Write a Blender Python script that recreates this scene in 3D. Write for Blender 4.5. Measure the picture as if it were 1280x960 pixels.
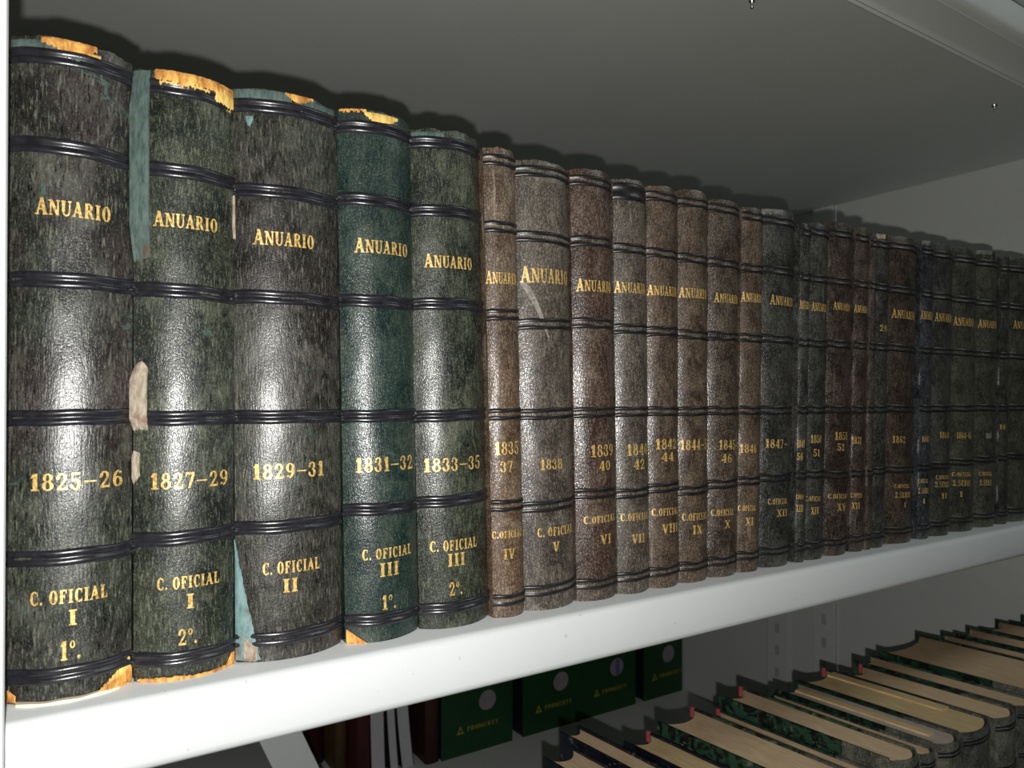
import bpy, bmesh, math, random
from mathutils import Vector, Matrix
S = bpy.context.scene
for o in list(bpy.data.objects): bpy.data.objects.remove(o)
R = math.radians

# ---------------------------------------------------------------- camera
cam_d = bpy.data.cameras.new('camera'); cam = bpy.data.objects.new('camera', cam_d)
S.collection.objects.link(cam); S.camera = cam
cam_d.sensor_fit = 'HORIZONTAL'; cam_d.sensor_width = 36.0
cam_d.lens = 36.0*914/1280
cam_d.shift_y = 14/1280.0
cam_d.clip_start = .01
yaw, pitch = R(32.6), R(.5)
cam.location = (0, 0, 0)
cam.rotation_euler = (R(90)+pitch, 0, -yaw)
cam_d.dof.use_dof = True; cam_d.dof.focus_distance = .36; cam_d.dof.aperture_fstop = 26

# ---------------------------------------------------------------- light and exposure
wd = bpy.data.worlds.new('world'); S.world = wd; wd.use_nodes = True
wd.node_tree.nodes['Background'].inputs[0].default_value = (.8, .9, 1, 1)
wd.node_tree.nodes['Background'].inputs[1].default_value = .01
def lamp(name, kind, loc, power, size, color=(1, 1, 1), rot=(0, 0, 0)):
    d = bpy.data.lights.new(name, kind); d.energy = power; d.color = color
    if kind == 'POINT': d.shadow_soft_size = size
    else: d.shape = 'RECTANGLE'; d.size = size; d.size_y = size*.3
    o = bpy.data.objects.new(name, d); S.collection.objects.link(o); o.location = loc; o.rotation_euler = rot
    return o
lamp('camera_flash', 'POINT', (-.006, -.012, -.0185), 6.6, .0022, (1, .985, .96))
lamp('fill_light', 'AREA', (1.25, -.55, .95), 3.6, .9, (.90, 1, .98), (R(52), 0, 0))  # added fill that lifts the far right of the shelf, not a room lamp
S.view_settings.view_transform = 'Standard'; S.view_settings.look = 'None'
S.view_settings.gamma = 1; S.view_settings.use_curve_mapping = False
S.view_settings.exposure = 0.0

# ---------------------------------------------------------------- helpers
def link(o, parent=None):
    S.collection.objects.link(o)
    if parent: o.parent = parent
    return o
def mesh_obj(name, verts, faces, mats, parent=None, smooth=False, midx=None):
    me = bpy.data.meshes.new(name); me.from_pydata([tuple(v) for v in verts], [], faces)
    for m in (mats if isinstance(mats, (list, tuple)) else [mats]): me.materials.append(m)
    if midx: me.polygons.foreach_set('material_index', midx)
    if smooth: me.polygons.foreach_set('use_smooth', [True]*len(faces))
    me.update()
    return link(bpy.data.objects.new(name, me), parent)
def fix_normals(o):
    bm = bmesh.new(); bm.from_mesh(o.data); bmesh.ops.recalc_face_normals(bm, faces=bm.faces); bm.to_mesh(o.data); bm.free()
def thing(name, label, cat, loc=(0, 0, 0), rot=(0, 0, 0), group=None):
    o = bpy.data.objects.new(name, None); S.collection.objects.link(o)
    o.empty_display_size = .02
    o.location = loc; o.rotation_euler = rot; o['label'] = label; o['category'] = cat
    if group: o['group'] = group
    return o
def box(name, x0, x1, y0, y1, z0, z1, mat, parent=None, bevel=0):
    me = bpy.data.meshes.new(name); bm = bmesh.new()
    bmesh.ops.create_cube(bm, size=1)
    for v in bm.verts:
        v.co = Vector((x0 if v.co.x < 0 else x1, y0 if v.co.y < 0 else y1, z0 if v.co.z < 0 else z1))
    if bevel: bmesh.ops.bevel(bm, geom=list(bm.edges), offset=bevel, segments=2, profile=.5, affect='EDGES')
    bm.to_mesh(me); bm.free(); me.materials.append(mat)
    return link(bpy.data.objects.new(name, me), parent)
def struct(o): o['kind'] = 'structure'; return o
def prism_x(name, prof, x0, x1, mat, parent=None, smooth=False):
    """closed YZ outline extruded along X"""
    n = len(prof)
    v = [(x0, y, z) for y, z in prof] + [(x1, y, z) for y, z in prof]
    f = [(i, (i+1) % n, n+(i+1) % n, n+i) for i in range(n)] + [tuple(range(n))[::-1], tuple(range(n, 2*n))]
    o = mesh_obj(name, v, f, mat, parent); fix_normals(o)
    if smooth:
        o.data.polygons.foreach_set('use_smooth', [len(p.vertices) == 4 for p in o.data.polygons])
        o.data.set_sharp_from_angle(angle=R(40))
    return o

# ---------------------------------------------------------------- materials
class NT:
    def __init__(s, name):
        s.m = bpy.data.materials.new(name); s.m.use_nodes = True
        s.t = s.m.node_tree; s.b = s.t.nodes['Principled BSDF']; s.tc = s.t.nodes.new('ShaderNodeTexCoord')
    def n(s, typ, **k):
        o = s.t.nodes.new(typ)
        for a, b in k.items():
            if a.startswith('_'): setattr(o, a[1:], b)
            else: o.inputs[a.replace('__', ' ')].default_value = b
        return o
    def l(s, a, b): s.t.links.new(a, b)
    def mapping(s, scale, loc=(0, 0, 0), rot=(0, 0, 0)):
        m = s.n('ShaderNodeMapping'); m.inputs['Scale'].default_value = scale; m.inputs['Location'].default_value = loc
        m.inputs['Rotation'].default_value = rot
        s.l(s.tc.outputs['Object'], m.inputs['Vector']); return m.outputs[0]
    def noise(s, vec, scale, detail=4, rough=.55, dist=0):
        o = s.n('ShaderNodeTexNoise', Scale=scale, Detail=detail, Roughness=rough, Distortion=dist)
        s.l(vec, o.inputs['Vector']); return o.outputs['Fac']
    def ramp(s, fac, stops):
        r = s.n('ShaderNodeValToRGB'); e = r.color_ramp.elements
        while len(e) < len(stops): e.new(.5)
        for i, (p, c) in enumerate(stops):
            e[i].position = p; e[i].color = (c, c, c, 1) if isinstance(c, (int, float)) else (*c, 1)
        s.l(fac, r.inputs[0]); return r.outputs[0]
    def mix(s, fac, a, b, mode='MIX'):
        m = s.n('ShaderNodeMix'); m.data_type = 'RGBA'; m.blend_type = mode
        for i, v in ((0, fac), (6, a), (7, b)):
            if hasattr(v, 'links'): s.l(v, m.inputs[i])
            elif i == 0: m.inputs[0].default_value = v
            else: m.inputs[i].default_value = (*v, 1)
        return m.outputs[2]
    def math(s, op, a, b):
        m = s.n('ShaderNodeMath'); m.operation = op
        for i, v in enumerate((a, b)):
            if hasattr(v, 'links'): s.l(v, m.inputs[i])
            else: m.inputs[i].default_value = v
        return m.outputs[0]
    def bump(s, h, strength, dist=.001, prev=None):
        b = s.n('ShaderNodeBump', Strength=strength, Distance=dist); s.l(h, b.inputs['Height'])
        if prev: s.l(prev, b.inputs['Normal'])
        return b.outputs[0]
    def out(s, color=None, rough=None, normal=None, spec=None, metal=None):
        for k, v in (('Base Color', color), ('Roughness', rough), ('Normal', normal), ('Specular IOR Level', spec), ('Metallic', metal)):
            if v is None: continue
            if hasattr(v, 'links'): s.l(v, s.b.inputs[k])
            else: s.b.inputs[k].default_value = (*v, 1) if isinstance(v, tuple) else v
        return s.m
def leather(name, dark, mid, pale, pale_amt=.5, rough=.36, grain=1.0, seed=0, streak=.6, teal=0, second=None, cell=820, peb=1.0):
    t = NT(name); off = (seed*1.37 % 9, seed*2.11 % 7, seed*.77 % 8)
    v = t.mapping((1, 1, 1), off)
    big = t.noise(v, 42, 7, .68, .5)
    col = t.mix(t.ramp(big, [(.42, 0), (.58, 1)]), dark, mid)
    if second:      # the hide changes hue over broad areas
        hue = t.noise(t.mapping((1, 1, .8), off[::-1]), 13, 4, .6, .3)
        col2 = t.mix(t.ramp(big, [(.38, 0), (.62, 1)]), second[0], second[1])
        col = t.mix(t.ramp(hue, [(.44, 0), (.56, 1)]), col, col2)
    sc = t.noise(t.mapping((1, 1, .7), off[::-1]), 75, 8, .72, .6)
    pf = t.math('MULTIPLY', t.ramp(sc, [(.5, 0), (.66, 1)]), pale_amt)
    col = t.mix(pf, col, pale)
    # pebbled and creased grain: cells between fine cracks, pale where the finish has rubbed off
    vs = t.mapping((1.0, 1.0, .16), off)
    st = t.noise(vs, 1350, 4, .62, .25)
    gr = t.noise(v, 1700, 3, .65)
    wob = t.n('ShaderNodeTexNoise', Scale=500, Detail=2); t.l(v, wob.inputs['Vector'])
    ad = t.n('ShaderNodeVectorMath', _operation='MULTIPLY_ADD'); t.l(wob.outputs['Color'], ad.inputs[0])
    ad.inputs[1].default_value = (.0014, .0014, .0014); t.l(t.mapping((1, 1, .62), off), ad.inputs[2])
    vo = t.n('ShaderNodeTexVoronoi', Scale=cell); vo.feature = 'DISTANCE_TO_EDGE'; t.l(ad.outputs[0], vo.inputs['Vector'])
    crack = vo.outputs['Distance']
    area = t.ramp(big, [(.35, .35), (.6, 1)])
    tops = t.math('MULTIPLY', t.ramp(crack, [(.12, 0), (.34, 1)]), t.ramp(gr, [(.40, .1), (.62, 1)]))
    col = t.mix(t.math('MULTIPLY', t.math('MULTIPLY', tops, area), .75), col, pale)
    col = t.mix(t.math('MULTIPLY', t.ramp(crack, [(.0, 1), (.13, 0)]), .72*peb), col, tuple(c*.3 for c in dark))
    col = t.mix(t.math('MULTIPLY', t.ramp(st, [(.56, 0), (.66, 1)]), .55*streak), col, tuple(min(1, c*1.35) for c in pale))
    col = t.mix(t.math('MULTIPLY', t.ramp(st, [(.34, 1), (.43, 0)]), .9*streak), col, tuple(c*.25 for c in dark))
    if teal:
        tn = t.noise(t.mapping((.6, .6, 1.5), (off[1], off[2], 3)), 60, 7, .72, 1.2)
        col = t.mix(t.math('MULTIPLY', t.ramp(tn, [(.62, 0), (.68, 1)]), teal), col, (.075, .125, .105))
    scr = t.noise(t.mapping((1, 1, .12), off, (0, .9, .2)), 260, 2, .5)
    col = t.mix(t.math('MULTIPLY', t.ramp(scr, [(.70, 0), (.75, 1)]), .25), col, tuple(min(1, c*1.8+.04) for c in pale))
    hgt = t.math('ADD', t.math('MULTIPLY', t.ramp(crack, [(0, 0), (.22, 1)]), peb), t.math('MULTIPLY', st, 2.2*streak))
    b1 = t.bump(hgt, .5*grain, .00013)
    b2 = t.bump(gr, .35*grain, .00022, b1)
    rg = t.ramp(big, [(.3, rough), (.7, rough+.14)])
    t.b.inputs['Coat Weight'].default_value = .36; t.b.inputs['Coat Roughness'].default_value = .17
    b3 = t.bump(hgt, .35*grain, .00010); b4 = t.bump(gr, .3*grain, .00014, b3); t.l(b4, t.b.inputs['Coat Normal'])
    return t.out(col, rg, b2, .4)
def plain(name, color, rough=.5, var=.12, scale=60, bump=0, metal=0, spec=.5):
    t = NT(name); v = t.mapping((1, 1, 1))
    n = t.noise(v, scale, 5, .6)
    col = t.mix(t.ramp(n, [(.3, 0), (.7, 1)]), tuple(c*(1-var) for c in color), tuple(min(1, c*(1+var)) for c in color))
    return t.out(col, rough, t.bump(n, bump, .001) if bump else None, spec, metal)
def marbled(name, a, b, c, seed=0):
    t = NT(name); v = t.mapping((1, 1, 1), (seed, seed*.3, seed*.7))
    n = t.noise(v, 70, 7, .7, 1.6); n2 = t.noise(v, 150, 4, .6, 1.0)
    col = t.mix(t.ramp(n, [(.46, 0), (.54, 1)]), a, b)
    col = t.mix(t.ramp(n2, [(.6, 0), (.66, 1)]), col, c)
    return t.out(col, .4, None, .4)
def paper(name, color, axis=0, scale=900):
    t = NT(name); s = [.05, .05, .05]; s[axis] = 1
    n = t.noise(t.mapping(tuple(s)), scale, 3, .7)
    n2 = t.noise(t.mapping((1, 1, 1)), 45, 4, .6)
    col = t.mix(t.ramp(n, [(.35, 0), (.65, 1)]), tuple(c*.72 for c in color), color)
    col = t.mix(t.math('MULTIPLY', t.ramp(n2, [(.45, 0), (.7, 1)]), .4), col, tuple(c*k for c, k in zip(color, (.7, .6, .5))))
    return t.out(col, .8, t.bump(n, .5, .0005), .2)

def steel_paint(name, color, rough=.42, bump=.04):
    t = NT(name); v = t.mapping((1, 1, 1))
    n = t.noise(v, 420, 3, .6); n2 = t.noise(v, 9, 5, .6)
    col = t.mix(t.ramp(n2, [(.35, 0), (.7, 1)]), tuple(c*.95 for c in color), color)
    spk = t.noise(v, 260, 2, .5)
    col = t.mix(t.math('MULTIPLY', t.ramp(spk, [(.74, 0), (.77, 1)]), .35), col, tuple(c*.45 for c in color))
    return t.out(col, rough, t.bump(n, bump, .0004), .4)
M_paint = steel_paint('grey_enamel_steel', (.72, .745, .74))
M_paint_under = steel_paint('grey_enamel_panel', (.70, .72, .69), .5)
M_screw = plain('bright_zinc', (.75, .75, .72), .22, .05, metal=1)
M_slot = plain('slot_shadow_steel', (.47, .48, .46), .7)
M_black = plain('black_tooled_leather', (.016, .016, .020), .27, .5, 260, .12, 0, .75)
M_blackbr = plain('black_tooled_leather_dull', (.016, .015, .015), .34, .5, 300, .2)
def gold_mat():
    t = NT('gilt_lettering'); v = t.mapping((1, 1, 1))
    n = t.noise(v, 900, 3, .6)
    col = t.mix(t.ramp(n, [(.35, 0), (.6, 1)]), (.42, .24, .05), (.95, .66, .22))
    return t.out(col, .42, t.bump(n, .3, .0003), .6, .35)
M_gold = gold_mat()
M_silver = plain('faded_gilt_lettering', (.42, .40, .33), .5, .3, 900)
def tan_mat(name, a, b):
    t = NT(name); n = t.noise(t.mapping((1, 1, .3)), 420, 5, .7)
    n2 = t.noise(t.mapping((1, 1, 1)), 120, 4, .6)
    col = t.mix(t.ramp(n, [(.35, 0), (.62, 1)]), a, b)
    col = t.mix(t.math('MULTIPLY', t.ramp(n2, [(.55, 0), (.7, 1)]), .6), col, (.16, .05, .015))
    return t.out(col, .75, t.bump(n, .7, .0008), .2)
M_tan = tan_mat('exposed_orange_leather', (.38, .13, .03), (.85, .47, .12))
M_gold_tan = tan_mat('exposed_golden_leather', (.6, .32, .06), (.95, .68, .2))
M_teal = tan_mat('bare_teal_leather', (.045, .07, .062), (.115, .165, .148))
M_tealpale = tan_mat('bare_pale_teal_leather', (.10, .19, .19), (.22, .34, .33))
M_beige = tan_mat('torn_beige_backing', (.22, .17, .12), (.5, .43, .34))
M_cream = plain('cream_paper_slip', (.85, .74, .55), .7, .1, 80)
M_whitepaper = plain('white_paper_edge', (.8, .8, .78), .7, .06, 200)

# ---------------------------------------------------------------- room shell
M_wall = plain('painted_wall', (.24, .25, .235), .8, .05, 4)
M_floor = plain('grey_floor', (.16, .16, .155), .6, .15, 6)
M_ceil = plain('room_ceiling', (.22, .235, .215), .8, .05, 4)
struct(box('floor', -1.6, 2.7, -1.3, 2.3, -1.42, -1.40, M_floor))
struct(box('ceiling', -1.6, 2.7, -1.3, 2.3, 1.30, 1.32, M_ceil))
struct(box('wall_back', -1.6, 2.7, 2.3, 2.32, -1.40, 1.30, M_wall))
struct(box('wall_front', -1.6, 2.7, -1.32, -1.3, -1.40, 1.30, M_wall))
struct(box('wall_left', -1.62, -1.6, -1.3, 2.3, -1.40, 1.30, M_wall))
struct(box('wall_right', 2.7, 2.72, -1.3, 2.3, -1.40, 1.30, M_wall))

# ---------------------------------------------------------------- steel shelving
XL, XR = -.0105, 1.06          # inner face of the left post, inner face of the right end panel
YF = .2855                     # front of the shelf lips
def deck_profile(zb, y0, y1, flip=False):
    """channel front: rounded top edge, flat hem underneath ending in a grooved ridge, then the thin deck"""
    p = [(y1, zb+.0262), (y0+.004, zb+.0262), (y0+.0022, zb+.0256), (y0+.0008, zb+.0242), (y0, zb+.0222),
         (y0, zb+.0042), (y0+.0008, zb+.0020), (y0+.0026, zb+.0004), (y0+.0044, zb),
         (y0+.0100, zb), (y0+.0104, zb+.0012), (y0+.0112, zb+.0012), (y0+.0116, zb+.0006), (y0+.0160, zb+.0012),
         (y0+.0400, zb+.002), (y0+.0425, zb+.0013), (y0+.0440, zb-.0002), (y0+.0455, zb+.0003), (y0+.0463, zb+.0016),
         (y0+.0471, zb+.0003), (y0+.0486, zb-.0002), (y0+.0502, zb+.0013), (y0+.0525, zb+.0022), (y1, zb+.0022)]
    return p
unit = thing('steel_shelving_unit', 'pale grey enamelled steel shelving unit holding both rows of old bound volumes', 'shelving', (0, 0, 0))
for zb in (-.1302, .310, -.5262):
    prism_x('shelf', deck_profile(zb, YF, .789 if zb > .3 else .752), -.0530, XR-.0004, M_paint if zb < .3 else M_paint_under, unit, True)
box('front_post', -.055, XL+.0006, .2715, .2775, -1.399, .95, M_paint, unit, .0016)
box('post_return', -.0552, -.0536, .2775, .2853, -1.399, .95, M_paint, unit)
box('front_post', XR+.0005, 1.105, .2795, .2825, -1.399, .95, M_paint, unit, .0006)
box('end_panel', -.0555, -.0535, .2855, 1.3845, -1.399, .95, M_paint_under, unit)
box('end_panel', XR+.0005, XR+.003, .2825, .700, -1.399, .95, M_paint_under, unit)
# right rear upright with punched slots, seen under the shelf against the end panel
def upright(ya, yb, parent):
    u = box('rear_post', XR-.004, XR+.012, ya, yb, -1.399, .95, M_paint, parent, .001)
    return u
u1 = upright(.703, .741, unit)
# diagonal brace between the two units
sl = -.435
def strap(name, xa, za, xb, zb_, w, y0, y1, parent):
    v = []
    for y in (y0, y1):
        v += [(xa, y, za), (xa+w, y, za), (xb+w, y, zb_), (xb, y, zb_)]
    f = [(0, 1, 2, 3), (7, 6, 5, 4), (0, 4, 5, 1), (1, 5, 6, 2), (2, 6, 7, 3), (3, 7, 4, 0)]
    o = mesh_obj(name, v, f, M_paint, parent); fix_normals(o); return o
zt_, zb_ = -.135, -.52
strap('cross_brace', .1863+(-.3477-zt_)*.435*1.0, zt_, .1863+(-.3477-zb_)*.435, zb_, .0425, .7585, .7615, unit)
# clips under the upper shelf
for cx, cy in ((.4606, .375), (.8391, .3717)):
    me = bpy.data.meshes.new('shelf_clip'); bm = bmesh.new()
    prof = [(0, -.0062), (.0011, -.0058), (.0016, -.0048), (.0013, -.0038), (.0011, -.002), (.0026, -.0008), (.0028, .0022)]
    rings = []
    for r, z in prof: rings.append([bm.verts.new((r*math.cos(a*math.pi/8), r*math.sin(a*math.pi/8), z)) for a in range(16)] if r else [bm.verts.new((0, 0, z))])
    for a, b in zip(rings, rings[1:]):
        for i in range(16):
            j = (i+1) % 16
            if len(a) == 1: bm.faces.new((a[0], b[i], b[j]))
            else: bm.faces.new((a[i], a[j], b[j], b[i]))
    bmesh.ops.recalc_face_normals(bm, faces=bm.faces)
    bm.to_mesh(me); bm.free(); me.materials.append(M_screw)
    me.polygons.foreach_set('use_smooth', [True]*len(me.polygons))
    o = link(bpy.data.objects.new('shelf_clip', me), unit); o.location = (cx, cy, .3105)

rear = thing('steel_shelving_unit', 'dim steel shelving unit standing behind, holding the green archive boxes', 'shelving', (0, 0, 0))
ZR = -.565
for z in (ZR-.026, .310, -.156):
    prism_x('shelf', deck_profile(z, .790, 1.38), -.0530, XR-.0045, M_paint_under, rear, True)
box('end_panel', XR+.0005, XR+.003, .836, 1.40, -1.399, .95, M_paint_under, rear)
box('back_panel', -.053, XR, 1.385, 1.388, -1.399, .95, M_paint_under, rear)
u2 = upright(.790, .832, rear)
for u, ys in ((u1, (.722,)), (u2, (.811,))):
    for y in ys:
        for k in range(9):
            z = -.545+k*.0375
            box('slot', XR-.0046, XR-.0036, y-.004, y+.004, z, z+.016, M_slot, unit if u is u1 else rear)
box('filler_strip', XR+.0005, XR+.004, .7415, .7895, -1.399, .95, M_paint_under, rear)

# ---------------------------------------------------------------- serif lettering
def seg(x0, y0, x1, y1, w): return [(x0-w/2, y0), (x0+w/2, y0), (x1+w/2, y1), (x1-w/2, y1)]
def rc(x0, y0, x1, y1): return [(x0, y0), (x1, y0), (x1, y1), (x0, y1)]
def arc(cx, cy, rx, ry, a0, a1, tk=.23, tn=.10, n=14):
    """stroke that is thick at the sides and thin at top and bottom"""
    out = []
    for i in range(n):
        q = []
        for a in (a0+(a1-a0)*i/n, a0+(a1-a0)*(i+1)/n):
            c, s_ = math.cos(R(a)), math.sin(R(a)); q.append(((cx+rx*c, cy+ry*s_), (cx+(rx-tk)*c, cy+(ry-tn)*s_)))
        out.append([q[0][0], q[1][0], q[1][1], q[0][1]])
    return out
T, H = .25, .11
def sf(x, y, w=.36): return rc(x-w/2, y, x+w/2, y+H*.8) if y < .5 else rc(x-w/2, y-H*.8, x+w/2, y)
G = {
 'A': (.92, [seg(.14, 0, .47, 1, .13), seg(.74, 0, .45, 1, T), rc(.24, .28, .64, .28+H), sf(.14, 0, .3), sf(.74, 0, .36)]),
 'N': (.95, [seg(.17, 0, .17, 1, .13), seg(.76, 0, .2, 1, T), seg(.78, 0, .78, 1, .13), sf(.17, 0, .32), sf(.13, 1, .3), sf(.78, 1, .3)]),
 'U': (.90, [seg(.22, .3, .22, 1, T), seg(.74, .3, .74, 1, .12), sf(.22, 1, .38), sf(.74, 1, .3)] + arc(.455, .32, .335, .34, 180, 360, .15, .10)),
 'R': (.90, [seg(.24, 0, .24, 1, T), sf(.24, 0, .4), rc(.1, 1-H*.8, .5, 1), rc(.3, .46, .5, .46+H), seg(.76, 0, .5, .5, T), rc(.68, 0, .9, H*.8)] + arc(.46, .735, .30, .265, -90, 90, T, H)),
 'P': (.82, [seg(.24, 0, .24, 1, T), sf(.24, 0, .4), rc(.1, 1-H*.8, .5, 1), rc(.3, .44, .5, .44+H)] + arc(.46, .72, .30, .28, -90, 90, T, H)),
 'I': (.52, [seg(.26, 0, .26, 1, T), sf(.26, 0, .42), sf(.26, 1, .42)]),
 'O': (.86, arc(.43, .5, .38, .52, 0, 360, T, .07, 22)),
 'C': (.82, arc(.44, .5, .38, .52, 50, 310, T, .08, 18) + [rc(.66, .66, .74, .98), rc(.66, .05, .73, .26)]),
 'F': (.78, [seg(.24, 0, .24, 1, T), sf(.24, 0, .4), rc(.1, 1-H, .72, 1), rc(.64, .72, .72, 1), rc(.3, .48, .54, .48+H), rc(.5, .38, .56, .66)]),
 'E': (.80, [seg(.24, 0, .24, 1, T), rc(.1, 0, .72, H), rc(.1, 1-H, .72, 1), rc(.64, .74, .72, 1), rc(.64, 0, .72, .27), rc(.3, .48, .54, .48+H)]),
 'L': (.76, [seg(.24, 0, .24, 1, T), sf(.24, 1, .4), rc(.1, 0, .7, H), rc(.62, 0, .7, .3)]),
 'V': (.90, [seg(.46, 0, .2, 1, T), seg(.48, 0, .74, 1, .12), sf(.2, 1, .38), sf(.74, 1, .3)]),
 'X': (.90, [seg(.72, 0, .2, 1, T), seg(.16, 0, .72, 1, .12), sf(.16, 0, .3), sf(.72, 0, .36), sf(.2, 1, .36), sf(.72, 1, .3)]),
 'S': (.70, arc(.35, .74, .27, .26, 30, 270, .15, .09) + arc(.35, .27, .28, .27, -150, 90, .17, .09)),
 'M': (1.1, [seg(.16, 0, .16, 1, .13), seg(.54, .05, .22, 1, T), seg(.54, .05, .86, 1, .13), seg(.9, 0, .9, 1, T), sf(.16, 0, .3), sf(.9, 0, .36)]),
 'T': (.84, [seg(.42, 0, .42, 1, T), sf(.42, 0, .4), rc(.06, 1-H, .78, 1), rc(.06, .74, .13, 1), rc(.71, .74, .78, 1)]),
 'Y': (.88, [seg(.44, 0, .44, .5, T), seg(.44, .42, .2, 1, T), seg(.48, .42, .74, 1, .1), sf(.44, 0, .38), sf(.2, 1, .36), sf(.74, 1, .28)]),
 '1': (.56, [seg(.3, 0, .3, 1, T), sf(.3, 0, .46), seg(.12, .74, .26, 1, .14)]),
 '2': (.72, arc(.34, .72, .28, .28, -20, 190, .18, .09) + [seg(.14, .06, .54, .62, .15), rc(.08, 0, .66, .13), rc(.6, 0, .66, .26), rc(.06, .62, .2, .76)]),
 '3': (.70, arc(.32, .75, .27, .25, -90, 160, .18, .08) + arc(.32, .27, .3, .28, -160, 90, .2, .08) + [rc(.04, .64, .18, .78), rc(.02, .18, .17, .33)]),
 '4': (.74, [seg(.5, 0, .5, 1, T), sf(.5, 0, .4), rc(.04, .24, .7, .24+H), seg(.08, .26, .46, 1, .1)]),
 '5': (.70, arc(.33, .31, .31, .33, -150, 130, .2, .08) + [rc(.12, .5, .19, 1), rc(.12, .87, .6, 1), rc(.03, .14, .17, .3)]),
 '6': (.74, arc(.38, .31, .31, .31, 0, 360, .19, .07, 18) + arc(.46, .5, .39, .5, 90, 200, .2, .08) + [rc(.46, .8, .62, .92)]),
 '7': (.70, [rc(.06, .86, .66, 1), rc(.06, .7, .12, 1), seg(.3, 0, .6, .9, .17)]),
 '8': (.74, arc(.37, .75, .27, .25, 0, 360, .17, .07, 16) + arc(.37, .28, .32, .29, 0, 360, .19, .08, 16)),
 '9': (.74, arc(.36, .69, .31, .31, 0, 360, .19, .07, 18) + arc(.28, .5, .39, .5, -90, 20, .2, .08) + [rc(.12, .08, .28, .2)]),
 '0': (.74, arc(.37, .5, .31, .51, 0, 360, .19, .07, 20)),
 'º': (.44, arc(.22, .8, .18, .2, 0, 360, .1, .06, 12) + [rc(.14, .46, .3, .5)] if False else arc(.22, .78, .18, .2, 0, 360, .1, .06, 12)),
 '–': (.86, [rc(.06, .4, .8, .49)]),
 '.': (.34, arc(.15, .1, .11, .11, 0, 360, .109, .109, 8)),
 ' ': (.34, []),
}
def layout(text, big_first=False):
    """list of polygons of the line, in units of letter height, plus the total width"""
    x = 0; out = []
    for i, ch in enumerate(text):
        w, polys = G[ch]; k = 1.12 if (big_first and i == 0) else 1.0
        for p in polys: out.append([(x+a*k, b*k) for a, b in p])
        x += w*k+.07
    return out, x-.07

# ---------------------------------------------------------------- books
P_ = 2.25
def surf(b, s, off=0.0):
    """point of the rounded spine at s in [-1,1], pushed out by off; local x,y"""
    w2, d = b['w']/2, b['d']
    s_ = max(-1, min(1, s))
    x = w2*s_; y = -d*(1-abs(s_)**P_)
    dy = d*P_*abs(s_)**(P_-1)*(1 if s_ > 0 else -1); n = Vector((dy, -w2)).normalized()
    return x+n.x*off, y+n.y*off
def svals(n): # denser near the edges
    return [math.sin(math.pi/2*(-1+2*i/n))*.55+(-1+2*i/n)*.45 for i in range(n+1)]
def make_spine(b, mat, parent, jag=0.0, seed=0, side=.022):
    r = random.Random(seed); n = 26; sv = svals(n); nz = 44
    th = .0011; h = b['h']
    cols = []   # outline of outer skin: side wrap, curve, side wrap
    w2 = b['w']/2
    outer = [(-w2, side), (-w2, .006), (-w2+.0002, .0022)] + [surf(b, s) for s in sv] + [(w2-.0002, .0022), (w2, .006), (w2, side)]
    inner = [(x*(1-2*th/b['w']), y+(th if i not in (0, len(outer)-1) else 0)) for i, (x, y) in enumerate(outer)]
    ph = [r.uniform(0, 6) for _ in range(6)]
    topz = []
    for i, (x, y) in enumerate(outer):
        u = i/(len(outer)-1)
        z = h - .0006*abs(2*u-1)**3 + jag*(.35*math.sin(9*u+ph[0])+.4*math.sin(23*u+ph[1])+r.uniform(-.5, .5))
        z = min(z, h+.0006)
        topz.append(z)
    v = []; f = []
    m = len(outer)
    for k in range(nz+1):
        t = k/nz
        for i, (x, y) in enumerate(outer):
            z = topz[i]*t if t > .9 else h*t
            if t > .9: z = h*.9+(topz[i]-h*.9)*(t-.9)/.1
            # head and tail caps turn in slightly; gentle dents along the height
            c = .0008*max(0, (t-.985)/.015)+.0008*max(0, (.012-t)/.012)
            dent = .00012*math.sin(t*31+ph[2]+i*.25)+.00012*math.sin(t*57+ph[3]-i*.4)
            v.append((x*(1-.5*c/b['w']), y+c+dent, z))
    for k in range(nz):
        for i in range(m-1):
            a = k*m+i; f.append((a, a+1, a+1+m, a+m))
    base = len(v)
    for i, (x, y) in enumerate(inner): v.append((x, y+.0006, 0.0))
    for i, (x, y) in enumerate(inner): v.append((x, y+.0006, topz[i]-.0004))
    for i in range(m-1):
        f.append((base+i+1, base+i, base+m+i, base+m+i+1))
        f.append((i+1, i, base+i, base+i+1))
        f.append((nz*m+i, nz*m+i+1, base+m+i+1, base+m+i))
    o = mesh_obj('spine', v, f, mat, parent, True)
    o.data.set_sharp_from_angle(angle=R(50))
    return o
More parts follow.
